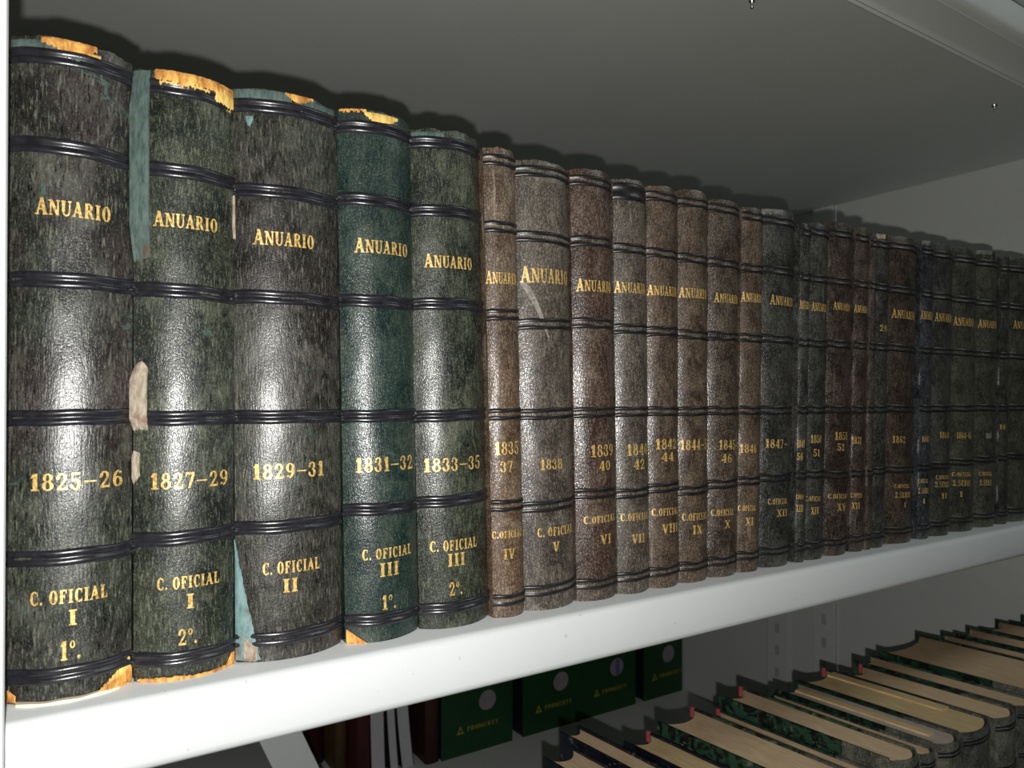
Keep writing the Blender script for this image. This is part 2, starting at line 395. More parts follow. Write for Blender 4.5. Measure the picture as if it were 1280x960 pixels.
def make_band(b, z, mats, parent, hgt=.0052, pr=.00085, s0=-1, s1=1, seed=0, name='raised_band'):
    """two rounded black fillets with a leather-coloured cord between them"""
    r = random.Random(seed)
    prof = [(-.5, -.2, 0), (-.43, .75, 0), (-.3, 1.0, 0), (-.17, .7, 0), (-.13, .4, 1), (0, .62, 1), (.13, .4, 0), (.17, .7, 0), (.3, 1.0, 0), (.43, .75, 0), (.5, -.2, 0)]
    if name == 'raised_cords': prof = [(-.5, -.2, 0), (-.44, .7, 0), (-.3, 1.0, 0), (-.14, .85, 0), (-.07, .15, 0), (0, .1, 0), (.07, .15, 0), (.14, .85, 0), (.3, 1.0, 0), (.44, .7, 0), (.5, -.2, 0)]
    n = 24; sv = [s0+(s1-s0)*(x+1)/2 for x in svals(n)]
    w = [r.uniform(.8, 1.1) for _ in range(4)]; tl = r.uniform(-.0004, .0004)
    v = []; f = []; mi = []
    for i, s in enumerate(sv):
        wob = .00012*math.sin(i*.7+w[0]*5)+tl*s
        for (t, e, m_) in prof:
            x, y = surf(b, s, pr*e*w[0]+.00005); v.append((x, y, z+t*hgt+wob))
    m = len(prof)
    for i in range(n):
        for k in range(m-1):
            a = i*m+k; f.append((a, a+m, a+m+1, a+1)); mi.append(1 if 4 <= k+.5 <= 6 and prof[k][2]+prof[k+1][2] > 0 else 0)
    o = mesh_obj('raised_band', v, f, mats, parent, True, mi)
    return o
def make_line(b, text, sa, sb, z, ch, mat, parent, lean_fix=0.0):
    polys, tw = layout(text, text.startswith('ANU'))
    verts = []; faces = []
    # arc length parametrisation of the spine so that letters keep their width
    for p in polys:
        # split wide polygons so that they follow the curve
        k0 = len(verts)
        for x, y in p:
            s = sa+(sb-sa)*x/tw
            X, Y = surf(b, s, .0005); verts.append((X, Y, z+(y-.5)*ch))
        faces.append(tuple(range(k0, k0+len(p))))
    return mesh_obj('gilt_lettering', verts, faces, mat, parent)
def patch(b, name, s0, s1, zt, zbm, mat, parent, off=.0005, n=40, rag=.0006, seed=1, top_rag=.2):
    """ragged flake lying on the spine between the heights zt(s) and zbm(s)"""
    r = random.Random(seed); v = []; f = []; rows = 5
    for i in range(n+1):
        s = s0+(s1-s0)*i/n; u = i/n
        a = zt(u)+r.uniform(-1, 1)*rag*top_rag; c = zbm(u)+r.uniform(-1, 1)*rag
        for k in range(rows+1):
            e = off*(1 if 0 < k < rows else .1)*(.4 if i in (0, n) else 1)
            X, Y = surf(b, s, e); v.append((X, Y, a+(c-a)*k/rows))
    for i in range(n):
        for k in range(rows):
            q = i*(rows+1)+k; f.append((q, q+1, q+rows+2, q+rows+1))
    o = mesh_obj(name, v, f, mat, parent, True); fix_normals(o)
    return o
def make_board(b, side, y0, y1, h, parent, mat_l, mat_c, split=.03, th=.0024):
    x1 = side*(b['w']/2-.0002); x0 = x1-side*th
    xa, xb = sorted((x0, x1)); ys = [y0, y0+split, y1]; v = []; f = []; mi = []
    for y in ys: v += [(xa, y, 0), (xb, y, 0), (xb, y, h), (xa, y, h)]
    for j in range(2):
        a = j*4; c = a+4
        for k in range(4): f.append((a+k, a+(k+1) % 4, c+(k+1) % 4, c+k)); mi.append(j)
    f += [(3, 2, 1, 0), (8, 9, 10, 11)]; mi += [0, 1]
    o = mesh_obj('board', v, f, [mat_l, mat_c], parent, False, mi); fix_normals(o); return o
def make_pages(b, depth, h, parent, mat, inset=.003, concave=.006, th=.0026):
    w2 = b['w']/2-th; d = b['d']; out = []
    ns = 12
    for i in range(ns+1):
        s = -1+2*i/ns; out.append((w2*s, -d*.82*(1-abs(s)**2.2)+.0025))
    for i in range(ns+1):
        s = 1-2*i/ns; out.append((w2*s, depth-.004-concave*(1-s*s)))
    m = len(out); z0, z1 = .0005, h-inset
    v = [(x, y, z0) for x, y in out]+[(x, y, z1) for x, y in out]
    f = [(i, (i+1) % m, m+(i+1) % m, m+i) for i in range(m)]
    # strips across for the head and tail faces
    for i in range(ns):
        a, c = i, i+1; e, g = m-1-i, m-2-i
        f.append((m+a, m+c, m+g, m+e)); f.append((c, a, e, g))
    o = mesh_obj('page_block', v, f, mat, parent); fix_normals(o); return o
# ---- upper row: x, width, height, lean, lines (text, left, right on the spine, height, letter height)
ROW = [
    (0.0086, 0.038, 0.2303, -0.0008, [('ANUARIO', -0.591, 0.594, 0.1711, 0.0053), ('1825–26', -0.656, 0.823, 0.0763, 0.0059), ('C. OFICIAL', -0.648, 0.564, 0.0365, 0.0047), ('I', -0.07, 0.081, 0.029, 0.0053), ('1º.', -0.192, 0.147, 0.0178, 0.0067)]),
    (0.046, 0.0354, 0.228, -0.0039, [('ANUARIO', -0.645, 0.603, 0.1717, 0.0051), ('1827–29', -0.702, 0.844, 0.0745, 0.006), ('C. OFICIAL', -0.588, 0.634, 0.0364, 0.0045), ('I', -0.049, 0.124, 0.0291, 0.0054), ('2º.', -0.204, 0.188, 0.016, 0.006)]),
    (0.0865, 0.0435, 0.2291, -0.011, [('ANUARIO', -0.676, 0.405, 0.1695, 0.0055), ('1829–31', -0.719, 0.571, 0.0762, 0.0061), ('C. OFICIAL', -0.578, 0.466, 0.0374, 0.0048), ('II', -0.242, 0.049, 0.03, 0.0055)]),
    (0.1267, 0.0342, 0.23, -0.0193, [('ANUARIO', -0.677, 0.763, 0.171, 0.0056), ('1831–32', -0.738, 0.834, 0.0769, 0.0063), ('C. OFICIAL', -0.632, 0.728, 0.0383, 0.0045), ('III', -0.222, 0.308, 0.0312, 0.0059), ('1º.', -0.175, 0.22, 0.017, 0.0063)]),
    (0.1633, 0.0368, 0.2289, -0.0268, [('ANUARIO', -0.743, 0.532, 0.1681, 0.0055), ('1833–35', -0.856, 0.675, 0.0754, 0.0062), ('C. OFICIAL', -0.764, 0.476, 0.0383, 0.0048), ('III', -0.375, 0.1, 0.0316, 0.0059), ('2º.', -0.352, 0.012, 0.0184, 0.0062)]),
    (0.191, 0.0179, 0.2261, -0.0269, [('ANUARIO', -1.0, 0.729, 0.1633, 0.0054), ('1835', -0.798, 0.613, 0.0817, 0.0061), ('37', -0.556, 0.142, 0.0729, 0.0054), ('C.OFICIAL', -1.0, 0.729, 0.0403, 0.0034), ('IV', -0.495, 0.172, 0.0309, 0.005)]),
    (0.2169, 0.0341, 0.2242, -0.0235, [('ANUARIO', -0.868, 0.74, 0.1668, 0.0072), ('1838', -0.449, 0.303, 0.0728, 0.0052), ('C. OFICIAL', -0.576, 0.748, 0.0391, 0.0044), ('V', -0.123, 0.139, 0.0314, 0.0048)]),
    (0.2475, 0.0273, 0.2255, -0.0204, [('ANUARIO', -0.871, 0.705, 0.1644, 0.0058), ('1839', -0.483, 0.648, 0.0784, 0.0063), ('40', -0.163, 0.439, 0.0704, 0.005), ('C.OFICIAL', -0.771, 0.721, 0.0426, 0.0038), ('VI', -0.147, 0.41, 0.0318, 0.005)]),
    (0.2725, 0.0232, 0.2246, -0.0148, [('ANUARIO', -1.0, 0.63, 0.1656, 0.0056), ('1840', -0.598, 0.7, 0.078, 0.0061), ('42', -0.304, 0.423, 0.0701, 0.0056), ('C.OFICIAL', -0.885, 0.664, 0.0418, 0.0039), ('VII', -0.431, 0.345, 0.0299, 0.0048)]),
    (0.2952, 0.0234, 0.2247, -0.0072, [('ANUARIO', -1.0, 0.594, 0.1658, 0.0053), ('1842', -0.723, 0.478, 0.0804, 0.0058), ('44', -0.478, 0.254, 0.0732, 0.0049), ('C.OFICIAL', -0.897, 0.624, 0.0426, 0.004), ('VIII', -0.464, 0.594, 0.0333, 0.0049)]),
    (0.3182, 0.0242, 0.2263, 0.0023, [('ANUARIO', -0.98, 0.563, 0.1664, 0.0055), ('1844–5', -0.925, 0.576, 0.0792, 0.006), ('C.OFICIAL', -0.867, 0.589, 0.0379, 0.0041), ('IX', -0.42, 0.175, 0.0304, 0.0051)]),
    (0.3426, 0.0265, 0.2245, 0.0142, [('ANUARIO', -0.799, 0.557, 0.1654, 0.0052), ('1845', -0.564, 0.43, 0.0783, 0.0057), ('46', -0.451, 0.161, 0.0703, 0.0052), ('C.OFICIAL', -0.856, 0.321, 0.0383, 0.0038), ('X', -0.265, 0.08, 0.0313, 0.0047)]),
    (0.3647, 0.0197, 0.2235, 0.0254, [('ANUARIO', -1.0, 0.469, 0.1676, 0.0054), ('1846', -0.971, 0.141, 0.0753, 0.0053), ('C.OFICIAL', -1.0, 0.144, 0.0391, 0.0034), ('XI', -0.636, -0.069, 0.031, 0.0049)]),
    (0.3909, 0.0335, 0.2259, 0.0319, [('ANUARIO', -0.681, 0.506, 0.1678, 0.0056), ('1847–', -0.754, 0.247, 0.0774, 0.0055), ('C.OFICIAL', -0.641, 0.324, 0.0412, 0.0035), ('XII', -0.283, 0.341, 0.0339, 0.0045)]),
    (0.4129, 0.0102, 0.2208, 0.034, [('ANUARIO', -1.0, 0.332, 0.1668, 0.0052), ('1849', -1.0, -0.112, 0.0767, 0.0051), ('50', -1.0, -0.343, 0.0684, 0.0046), ('C.OFICIAL', -1.0, -0.084, 0.0424, 0.0031), ('XIII', -1.0, -0.193, 0.0351, 0.0046)]),
    (0.4291, 0.022, 0.2226, 0.0353, [('ANUARIO', -0.776, 0.363, 0.1664, 0.0053), ('1850', -0.692, 0.063, 0.0793, 0.0053), ('51', -0.543, -0.068, 0.0703, 0.0047), ('C.OFICIAL', -0.911, 0.091, 0.0402, 0.0031), ('XIV', -0.62, -0.045, 0.0322, 0.0047)]),
    (0.4545, 0.0285, 0.2265, 0.0368, [('ANUARIO', -0.722, 0.304, 0.1686, 0.0049), ('1851', -0.544, 0.293, 0.0807, 0.0054), ('52', -0.411, 0.079, 0.0731, 0.0049), ('C.OFICIAL', -0.804, 0.411, 0.0399, 0.0032), ('XV', -0.35, 0.256, 0.0325, 0.0049)]),
    (0.4766, 0.0157, 0.2263, 0.0387, [('ANUARIO', -1.0, 0.303, 0.1685, 0.005), ('1852', -1.0, -0.212, 0.077, 0.005), ('C.OFICIAL', -1.0, 0.042, 0.039, 0.0033), ('XVI', -0.938, -0.26, 0.0318, 0.0044)]),
    (0.4883, 0.0075, 0.2238, 0.0409, []),
    (0.5014, 0.0186, 0.2246, 0.0431, [('20', -0.593, 0.188, 0.1567, 0.0046)]),
    (0.5325, 0.0429, 0.2259, 0.0427, [('ANUARIO', -0.766, 0.334, 0.168, 0.0059), ('1862', -0.663, -0.122, 0.076, 0.0052), ('C.OFICIAL', -0.577, 0.192, 0.042, 0.0029), ('2.SERIE', -0.542, 0.27, 0.0355, 0.0041), ('I', -0.142, -0.001, 0.0283, 0.0035)]),
    (0.563, 0.0161, 0.227, 0.0361, [('ANUARIO', -1.0, 0.216, 0.1694, 0.0061), ('1863', -0.79, 0.029, 0.0756, 0.0048), ('C.OFICIAL', -1.0, -0.138, 0.0439, 0.003), ('2.SERIE', -1.0, 0.018, 0.0366, 0.0042), ('I', -0.65, -0.413, 0.0287, 0.0036)]),
    (0.5884, 0.0343, 0.2274, 0.0366, [('ANUARIO', -0.749, 0.311, 0.1692, 0.0062), ('1864', -0.463, 0.173, 0.0779, 0.005), ('C.OFICIAL', -0.622, 0.241, 0.0453, 0.0031), ('2.SERIE', -0.652, 0.254, 0.0398, 0.0043), ('II', -0.327, 0.096, 0.0309, 0.0043)]),
    (0.625, 0.0389, 0.2279, 0.0387, [('ANUARIO', -0.896, 0.102, 0.1679, 0.0064), ('1864–65', -0.733, 0.03, 0.0766, 0.0051), ('C.OFICIAL', -0.875, 0.077, 0.0456, 0.0032), ('2.SERIE', -0.845, 0.019, 0.0386, 0.0044), ('I', -0.575, -0.43, 0.0297, 0.0044)]),
    (0.6621, 0.0338, 0.2299, 0.0351, [('ANUARIO', -0.901, 0.231, 0.1682, 0.006), ('1866', -0.492, -0.142, 0.0755, 0.0046), ('C.OFICIAL', -0.803, -0.067, 0.0441, 0.0033), ('2.SERIE', -0.766, -0.058, 0.0369, 0.0046)]),
    (0.6874, 0.0163, 0.2285, 0.0354, [('18', -0.922, -0.373, 0.0824, 0.0041)]),
    (0.7181, 0.0461, 0.2298, 0.0419, [('ANUARIO', -0.683, 0.324, 0.1704, 0.0063)]),
]

LEA = {
 'greenblack': ((.009, .011, .009), (.030, .036, .026), (.12, .122, .095)),
 'brownblack': ((.010, .009, .008), (.028, .023, .020), (.12, .11, .095)),
 'olive': ((.010, .014, .011), (.036, .043, .028), (.15, .16, .11)),
 'teal': ((.006, .020, .019), (.022, .042, .036), (.10, .12, .085)),
 'tan': ((.075, .045, .028), (.15, .105, .072), (.34, .27, .19)),
 'greybrown': ((.055, .045, .036), (.125, .105, .082), (.29, .25, .195)),
 'brown': ((.038, .026, .020), (.095, .070, .053), (.25, .20, .15)),
 'darkbrown': ((.028, .019, .015), (.072, .052, .040), (.19, .15, .12)),
 'warmbrown': ((.05, .032, .022), (.115, .078, .052), (.26, .20, .14)),
 'charcoal': ((.022, .022, .020), (.060, .058, .050), (.15, .15, .13)),
 'bluecharcoal': ((.018, .020, .024), (.050, .052, .056), (.15, .16, .17)),
 'oliveback': ((.030, .031, .024), (.075, .075, .055), (.17, .17, .13)),
}
# kind, roughness, pale amount, streak, teal, band z list (heights of the double bands), label
BZ_G = (.0090, .0535, .0980, .1460, .1900)
INFO = [
 ('greenblack', .30, .55, 1.0, .75, (.0095, .0500, .0985, .1462, .1925, .2236), 'thick blackish green volume lettered 1825–26, leftmost beside the white post, cream slip under it'),
 ('olive', .34, .6, .7, .5, (.0080, .0530, .0978, .1455, .1905, .2215), 'mottled olive green volume lettered 1827–29 with orange leather bared along its head'),
 ('brownblack', .30, .5, 1.0, .3, (.0092, .0538, .0979, .1459, .1885, .2225), 'very thick dark volume lettered 1829–31 with teal torn strip at its lower left edge'),
 ('teal', .32, .45, .5, .5, (.0098, .0575, .0979, .1475, .1912, .2226), 'teal green volume lettered 1831–32 with golden flake missing at its head'),
 ('olive', .32, .5, .8, .3, (.0098, .0587, .0978, .1490, .1916, .2225), 'dark green volume lettered 1833–35, last green one before the brown row'),
 ('tan', .42, .5, .5, 0, (.0085, .0540, .0980, .1460, .1880, .2200), 'slim light tan volume lettered 1835 over 37 on the spine'),
 ('greybrown', .42, .6, .6, 0, (.0104, .0520, .0980, .1430, .1860, .2188), 'wide grey brown volume lettered 1838 with a pale scrape across its spine'),
 ('brown', .30, .5, .6, 0, (.0090, .0560, .0985, .1450, .1880, .2190), 'dark brown volume lettered 1839 over 40 with shiny left edge'),
 ('greybrown', .38, .45, .6, 0, (.0095, .0545, .0985, .1435, .1870, .2185), 'grey brown volume lettered 1840 over 42 with wide black bar near its head'),
 ('warmbrown', .38, .45, .6, 0, (.0095, .0560, .0985, .1435, .1870, .2185), 'brown volume lettered 1842 over 44'),
 ('warmbrown', .38, .5, .6, 0, (.0095, .0530, .0985, .1425, .1865, .2190), 'reddish brown volume lettered 1844–5'),
 ('brown', .28, .45, .6, 0, (.0095, .0550, .0985, .1430, .1865, .2190), 'dark volume lettered 1845 over 46 with glossy highlight down its left edge'),
 ('warmbrown', .40, .4, .6, 0, (.0100, .0555, .0985, .1430, .1860, .2180), 'plain brown volume lettered 1846 above the numeral XI'),
 ('charcoal', .28, .45, .6, 0, (.0100, .0560, .0985, .1435, .1870, .2185), 'thick charcoal volume lettered 1847 with ragged pale head and bright left edge'),
 ('charcoal', .36, .35, .6, 0, (.0095, .0560, .0985, .1425, .1855, .2145), 'narrow charcoal volume lettered 1849 over 50'),
 ('charcoal', .34, .35, .6, 0, (.0095, .0560, .0985, .1425, .1855, .2165), 'dark grey volume lettered 1850 over 51'),
 ('darkbrown', .27, .35, .6, 0, (.0090, .0540, .0985, .1430, .1860, .2185), 'dark brown volume lettered 1851 over 52 with numeral XV'),
 ('darkbrown', .32, .35, .6, 0, (.0090, .0540, .0985, .1430, .1860, .2185), 'narrow dark brown volume lettered 1852 with numeral XVI'),
 ('darkbrown', .45, .35, .6, 0, (.0090, .0540, .0985, .1430, .1860, .2165), 'very slim brown volume without lettering, beside the numeral XVI volume'),
 ('charcoal', .28, .35, .6, 0, (.0090, .0545, .0985, .1430, .1860, .2170), 'slim dark volume with only a small gilt mark, left of the 1862 volume'),
 ('darkbrown', .26, .25, .6, 0, (.0090, .0540, .0985, .1430, .1860, .2185), 'broad blackish volume lettered 1862 on its spine'),
 ('bluecharcoal', .26, .3, .6, 0, (.0090, .0540, .0985, .1430, .1860, .2185), 'narrow bluish black volume lettered 1863 right of the 1862 volume'),
 ('charcoal', .30, .35, .6, 0, (.0090, .0540, .0985, .1430, .1860, .2185), 'dark grey volume lettered 1864, second right of the 1862 volume'),
 ('oliveback', .30, .35, .6, 0, (.0090, .0550, .0985, .1430, .1860, .2185), 'greyish volume lettered 1864–65 on its spine'),
 ('oliveback', .28, .45, .6, 0, (.0090, .0560, .0985, .1430, .1860, .2190), 'olive grey volume with faint silvery 1866 and bright left edge'),
 ('charcoal', .30, .35, .6, 0, (.0090, .0560, .0985, .1430, .1860, .2180), 'narrow dark volume with small gilt mark, second from the right edge'),
 ('oliveback', .32, .45, .6, 0, (.0090, .0560, .0985, .1430, .1860, .2190), 'olive brown volume cut off by the right edge of the photo'),
]
AP = .2975; ZB = -.1040
M_cover = [marbled('marbled_green_board', (.008, .012, .010), (.03, .085, .05), (.16, .17, .12), 3),
           marbled('marbled_blue_board', (.006, .007, .012), (.012, .015, .026), (.10, .10, .10), 5),
           marbled('marbled_dark_green_board', (.006, .010, .008), (.015, .05, .028), (.06, .10, .06), 9)]
M_pages = [paper('tan_page_edges', (.95, .70, .44)), paper('brown_page_edges', (.82, .60, .38)), paper('grey_page_edges', (.62, .53, .45)), paper('warm_page_edges', (.88, .66, .36))]
books = []
for i, (row, inf) in enumerate(zip(ROW, INFO)):
    x0, w, h, lean, texts = row
    kind, rough, pale, streak, teal, bz, label = inf
    dk, md, pl = LEA[kind]
    sec = {0: ((.016, .011, .012), (.045, .034, .034)), 2: ((.018, .021, .015), (.052, .058, .040)), 1: ((.012, .014, .016), (.032, .037, .036)), 7: ((.045, .022, .016), (.10, .058, .042)), 5: ((.075, .042, .024), (.17, .105, .062))}.get(i)
    mat = leather('%s_leather' % kind, dk, md, pl, pale, rough-.04, 1.0, i*3+1, streak*(1.3 if i < 3 else 1), teal, sec, 1050 if i < 5 else 820, {0: .45, 1: .6, 2: .45, 3: .7, 4: .7}.get(i, 1.0))
    b = dict(w=w, h=h, d=min(.20*w, .0076))
    root = thing('bound_volume', label, 'book', (x0, AP+b['d'], ZB), (0, math.atan(lean), 0), 'old bound volumes on the upper shelf')
    sp = make_spine(b, mat, root, .0009 if i < 5 else .0004, i)
    dpt = .148+.006*math.sin(i*2.1)
    for side in (-1, 1): make_board(b, side, .0045, dpt, h-.0006, root, mat, M_cover[2], .03, .0024 if w > .012 else .0015)
    make_pages(b, dpt, h, root, M_pages[i % 2], th=.0026 if w > .012 else .0017)
    for k, z in enumerate(bz):
        if i == 8 and k == 5: make_band(b, z-.001, [M_blackbr, M_blackbr], root, .0095, .0006, seed=i*9+k)
        elif i < 5: make_band(b, z, [M_black, mat], root, .0058, .0009, seed=i*9+k, name='raised_cords')
        else: make_band(b, z, [M_blackbr, mat], root, .0058, .0006, seed=i*9+k)
    for t in texts:
        make_line(b, t[0], t[1], t[2], t[3], t[4], M_silver if (i == 24 and t[0] == '1866') else M_gold, root)
    books.append((b, root, mat))

# wear that has a shape of its own: flakes of missing leather, split joints, loose slips
def jz(base, amps, seed):
    r = random.Random(seed); ph = [r.uniform(0, 6) for _ in amps]
    return lambda u: base+sum(a*math.sin((3+5*k)*u+ph[k]) for k, a in enumerate(amps))
b, r_, m = books[0]; h = b['h']
patch(b, 'bared_leather', -.98, .10, lambda u: h-.0014, lambda u: h-.0062+.001*math.sin(5*u), M_teal, r_, .0003, seed=3)
patch(b, 'bared_leather', -.52, .36, lambda u: h-.0001, lambda u: h-.0022-.0034*math.sin(math.pi*u)*(.6+.5*u), M_tan, r_, .0006, seed=4)
patch(b, 'bared_leather', .20, .42, lambda u: h-.0030, lambda u: h-.0056+.0015*abs(u-.5), M_gold_tan, r_, .0007, seed=5)
patch(b, 'bared_leather', .38, .97, lambda u: .0010+.0095*u**1.2, lambda u: .0002, M_gold_tan, r_, .0006, seed=6, top_rag=.9)
patch(b, 'bared_leather', .55, .99, lambda u: .0030+.0045*u, lambda u: .0001, M_tan, r_, .0009, seed=7)
patch(b, 'bared_leather', -.99, -.86, lambda u: .0052-.002*u, lambda u: .0012, M_tan, r_, .0006, seed=8)
b, r_, m = books[1]; h = b['h']
patch(b, 'bared_leather', -.62, .99, lambda u: h-.0002, lambda u: h-.0052-.0026*max(0, (u-.72))/.28, M_tan, r_, .0007, seed=11)
patch(b, 'bared_leather', -.55, .45, lambda u: h-.0032, lambda u: h-.0058, M_gold_tan, r_, .0009, seed=12, top_rag=3)
patch(b, 'bared_leather', .55, .97, lambda u: h-.0024, lambda u: h-.0086-.0012*u, M_gold_tan, r_, .0010, seed=13, top_rag=3)
patch(b, 'bared_leather', -.93, .97, lambda u: .0014+.0004*math.sin(7*u), lambda u: .0001, M_tan, r_, .0006, seed=14, top_rag=.5)
patch(b, 'bared_leather', .82, .99, lambda u: .0014+.0050*u, lambda u: .0003, M_tan, r_, .0008, seed=15)
o = patch(b, 'split_joint_strip', -1.0, -.70, lambda u: h-.0008, lambda u: .1560+.002*u, M_teal, r_, .0026, seed=16); o['label'] = 'loose teal strip of split spine leather'
o = patch(b, 'torn_backing', -1.0, -.74, lambda u: .1160+.003*math.sin(3*u), lambda u: .0935, M_beige, r_, .0026, seed=17); o['label'] = 'beige backing showing through the split joint'
patch(b, 'torn_backing', -1.0, -.88, lambda u: .0860-.001*u, lambda u: .0735+.003*u, M_beige, r_, .0012, seed=18)
b, r_, m = books[2]; h = b['h']
patch(b, 'bared_leather', -.97, .0, lambda u: h-.0002, lambda u: h-.0046, M_teal, r_, .0004, seed=21)
patch(b, 'bared_leather', .1, .92, lambda u: h-.0012, lambda u: h-.0045+.001*u, M_teal, r_, .0004, seed=22)
patch(b, 'bared_leather', -.12, .42, lambda u: h-.0001, lambda u: h-.0008-.0026*math.sin(math.pi*u), M_tan, r_, .0008, seed=23)
patch(b, 'bared_leather', -.80, -.66, lambda u: h-.0110, lambda u: h-.0110-.0042*math.sin(math.pi*u), M_tealpale, r_, .0003, seed=24)
wz = lambda u: .0480-.044*max(0, u-.03)**.55
def wedge(b, root, mat):
    v = []; f = []; r = random.Random(5); n = 30
    for i in range(n+1):
        t = i/n; z = .0480*(1-t)+.0015
        s0 = -1.0; s1 = -1.0+.62*(t**1.1)*.62+r.uniform(-.01, .01)
        for k in range(4):
            X, Y = surf(b, s0+(s1-s0)*k/3, .0010 if 0 < k < 3 else .0004); v.append((X, Y, z))
    for i in range(n):
        for k in range(3):
            q = i*4+k; f.append((q, q+1, q+5, q+4))
    o = mesh_obj('split_joint_strip', v, f, mat, root, True); fix_normals(o); o['label'] = 'teal wedge where the joint has split open'
wedge(b, r_, M_tealpale)
patch(b, 'torn_backing', -.995, -.95, lambda u: .1900, lambda u: .1690, M_beige, r_, .0008, seed=26, rag=.0003)
patch(b, 'torn_backing', -.86, -.66, lambda u: .0120-.006*u, lambda u: .0010, M_beige, r_, .0018, seed=25)
b, r_, m = books[3]; h = b['h']
patch(b, 'bared_leather', -.40, .52, lambda u: h-.0010, lambda u: h-.0022-.0040*math.sin(math.pi*min(1, u*1.05)), M_gold_tan, r_, .0006, seed=31)
patch(b, 'bared_leather', -.95, -.35, lambda u: h-.0000, lambda u: h-.0012, M_tan, r_, .0006, seed=32)
patch(b, 'bared_leather', -.98, -.55, lambda u: .0058*(1-u)+.0006, lambda u: .0002, M_tan, r_, .0008, seed=33)
b, r_, m = books[4]; h = b['h']
patch(b, 'bared_leather', -.95, -.2, lambda u: h-.0018, lambda u: h-.0040, M_teal, r_, .0003, seed=41)
b, r_, m = books[6]
def scrape(b, root):
    v = []; f = []; n = 20
    for i in range(n+1):
        t = i/n; s = -.86+.78*t; z = .163-.028*t**1.4; w = .0012+.002*math.sin(math.pi*t)
        for k in (-1, 1):
            X, Y = surf(b, s, .00018); v.append((X, Y, z+k*w))
    for i in range(n): f.append((2*i, 2*i+2, 2*i+3, 2*i+1))
    o = mesh_obj('pale_scrape', v, f, plain('scraped_leather', (.27, .24, .20), .6, .5, 500), root, True); fix_normals(o)
scrape(b, r_)
for i, (b, r_, m) in enumerate(books):
    if i in (13, 19, 21, 24):   # worn pale head caps
        hh = b['h']; patch(b, 'worn_head_cap', -.98, -.2, lambda u: hh-.0003, lambda u: hh-.0035, M_beige if i == 19 else plain('worn_grey_leather', (.16, .16, .14), .6, .5, 400), r_, .0004, seed=60+i)
# cream slip of paper sticking out under the first volume
sv = []; sfc = []
for k in range(21):
    t = k/20; X_, Y_ = surf(books[0][0], -.80+1.55*t, .0011+.0009*(1-t)+.0002*math.sin(k*.8)); x = books[0][1].location.x+X_; y = books[0][1].location.y+Y_
    sv += [(x, y, -.1039), (x, y+.012, -.1039), (x, y+.0002, -.1030+.0002*math.sin(k*.9)), (x, y+.012, -.1030)]
for k in range(20):
    a = 4*k; sfc += [(a, a+4, a+6, a+2), (a+2, a+6, a+7, a+3), (a+1, a+3, a+7, a+5), (a, a+1, a+5, a+4)]
o = mesh_obj('paper_slip', sv, sfc, M_cream); fix_normals(o)
o['label'] = 'cream paper slip poking out under the leftmost volume'; o['category'] = 'paper'

# ---------------------------------------------------------------- lower front row: volumes seen from above, fore-edges to the back
ZL = -.5000
LOW = [  # left x at the front, width, head z, depth, cover, page tone, red corner, turn, label
 (0.3480, 0.0330, -0.2800, 0.165, 1, 0, 0, .10, 'volume with worn grey corner, leftmost in the lower row'),
 (0.3840, 0.0235, -0.2770, 0.188, 1, 0, 0, .10, 'slim blue marbled volume reaching deepest back in the lower row'),
 (0.4170, 0.0325, -0.2790, 0.150, 1, 3, 1, .10, 'dark blue marbled volume with red corner tip, left of the first green-covered one'),
 (0.4535, 0.0495, -0.2710, 0.150, 0, 0, 1, .10, 'thick green marbled volume with wide tan pages and pale top edge in the lower row'),
 (0.5165, 0.0215, -0.2810, 0.153, 2, 0, 1, .10, 'thin low volume with red corner tip squeezed between the two tall green marbled ones'),
 (0.5390, 0.0360, -0.2700, 0.157, 0, 0, 1, .10, 'volume showing the broadest bright green marbled cover and a grey leather corner'),
 (0.5760, 0.0230, -0.2750, 0.142, 2, 1, 0, .10, 'thin volume with narrow strip of pages right of the broad green marbled cover'),
 (0.6000, 0.0370, -0.2730, 0.143, 2, 2, 0, .10, 'volume with greyish page block edged in orange in the lower row'),
 (0.6380, 0.0540, -0.2730, 0.149, 2, 3, 1, .10, 'volume with brighter raised band of pages and red corner tip in the lower row'),
 (0.6930, 0.0420, -0.2740, 0.137, 2, 0, 1, .10, 'volume with red corner tip beside a dark gap, right of the two-toned pages'),
 (0.7360, 0.0335, -0.2730, 0.149, 0, 1, 0, .10, 'brown-paged volume left of the very thick one, green specks on its cover'),
 (0.7770, 0.0975, -0.2700, 0.150, 2, 1, 0, .10, 'very thick volume with widest dull brown pages in the lower row'),
 (0.8755, 0.0295, -0.2710, 0.141, 2, 1, 0, .10, 'slim dark-edged volume just right of the very thick one in the lower row'),
 (0.9060, 0.0400, -0.2690, 0.133, 0, 1, 0, .10, 'green-edged volume, third from the end panel in the lower row'),
 (0.9470, 0.0560, -0.2680, 0.126, 2, 1, 0, .10, 'dark volume, second from the end panel in the lower row'),
 (1.0040, 0.0440, -0.2670, 0.118, 2, 2, 0, .10, 'farthest volume in the lower row, beside the end panel'),
]
M_low = [leather('grey_green_leather', (.085, .09, .07), (.19, .19, .15), (.36, .36, .30), .5, .33, 1, 40, .7),
         leather('dark_grey_leather', (.05, .056, .052), (.12, .125, .11), (.30, .30, .26), .5, .28, 1, 44, .7)]
M_red = plain('red_corner_stain', (.50, .085, .085), .6, .2, 300)
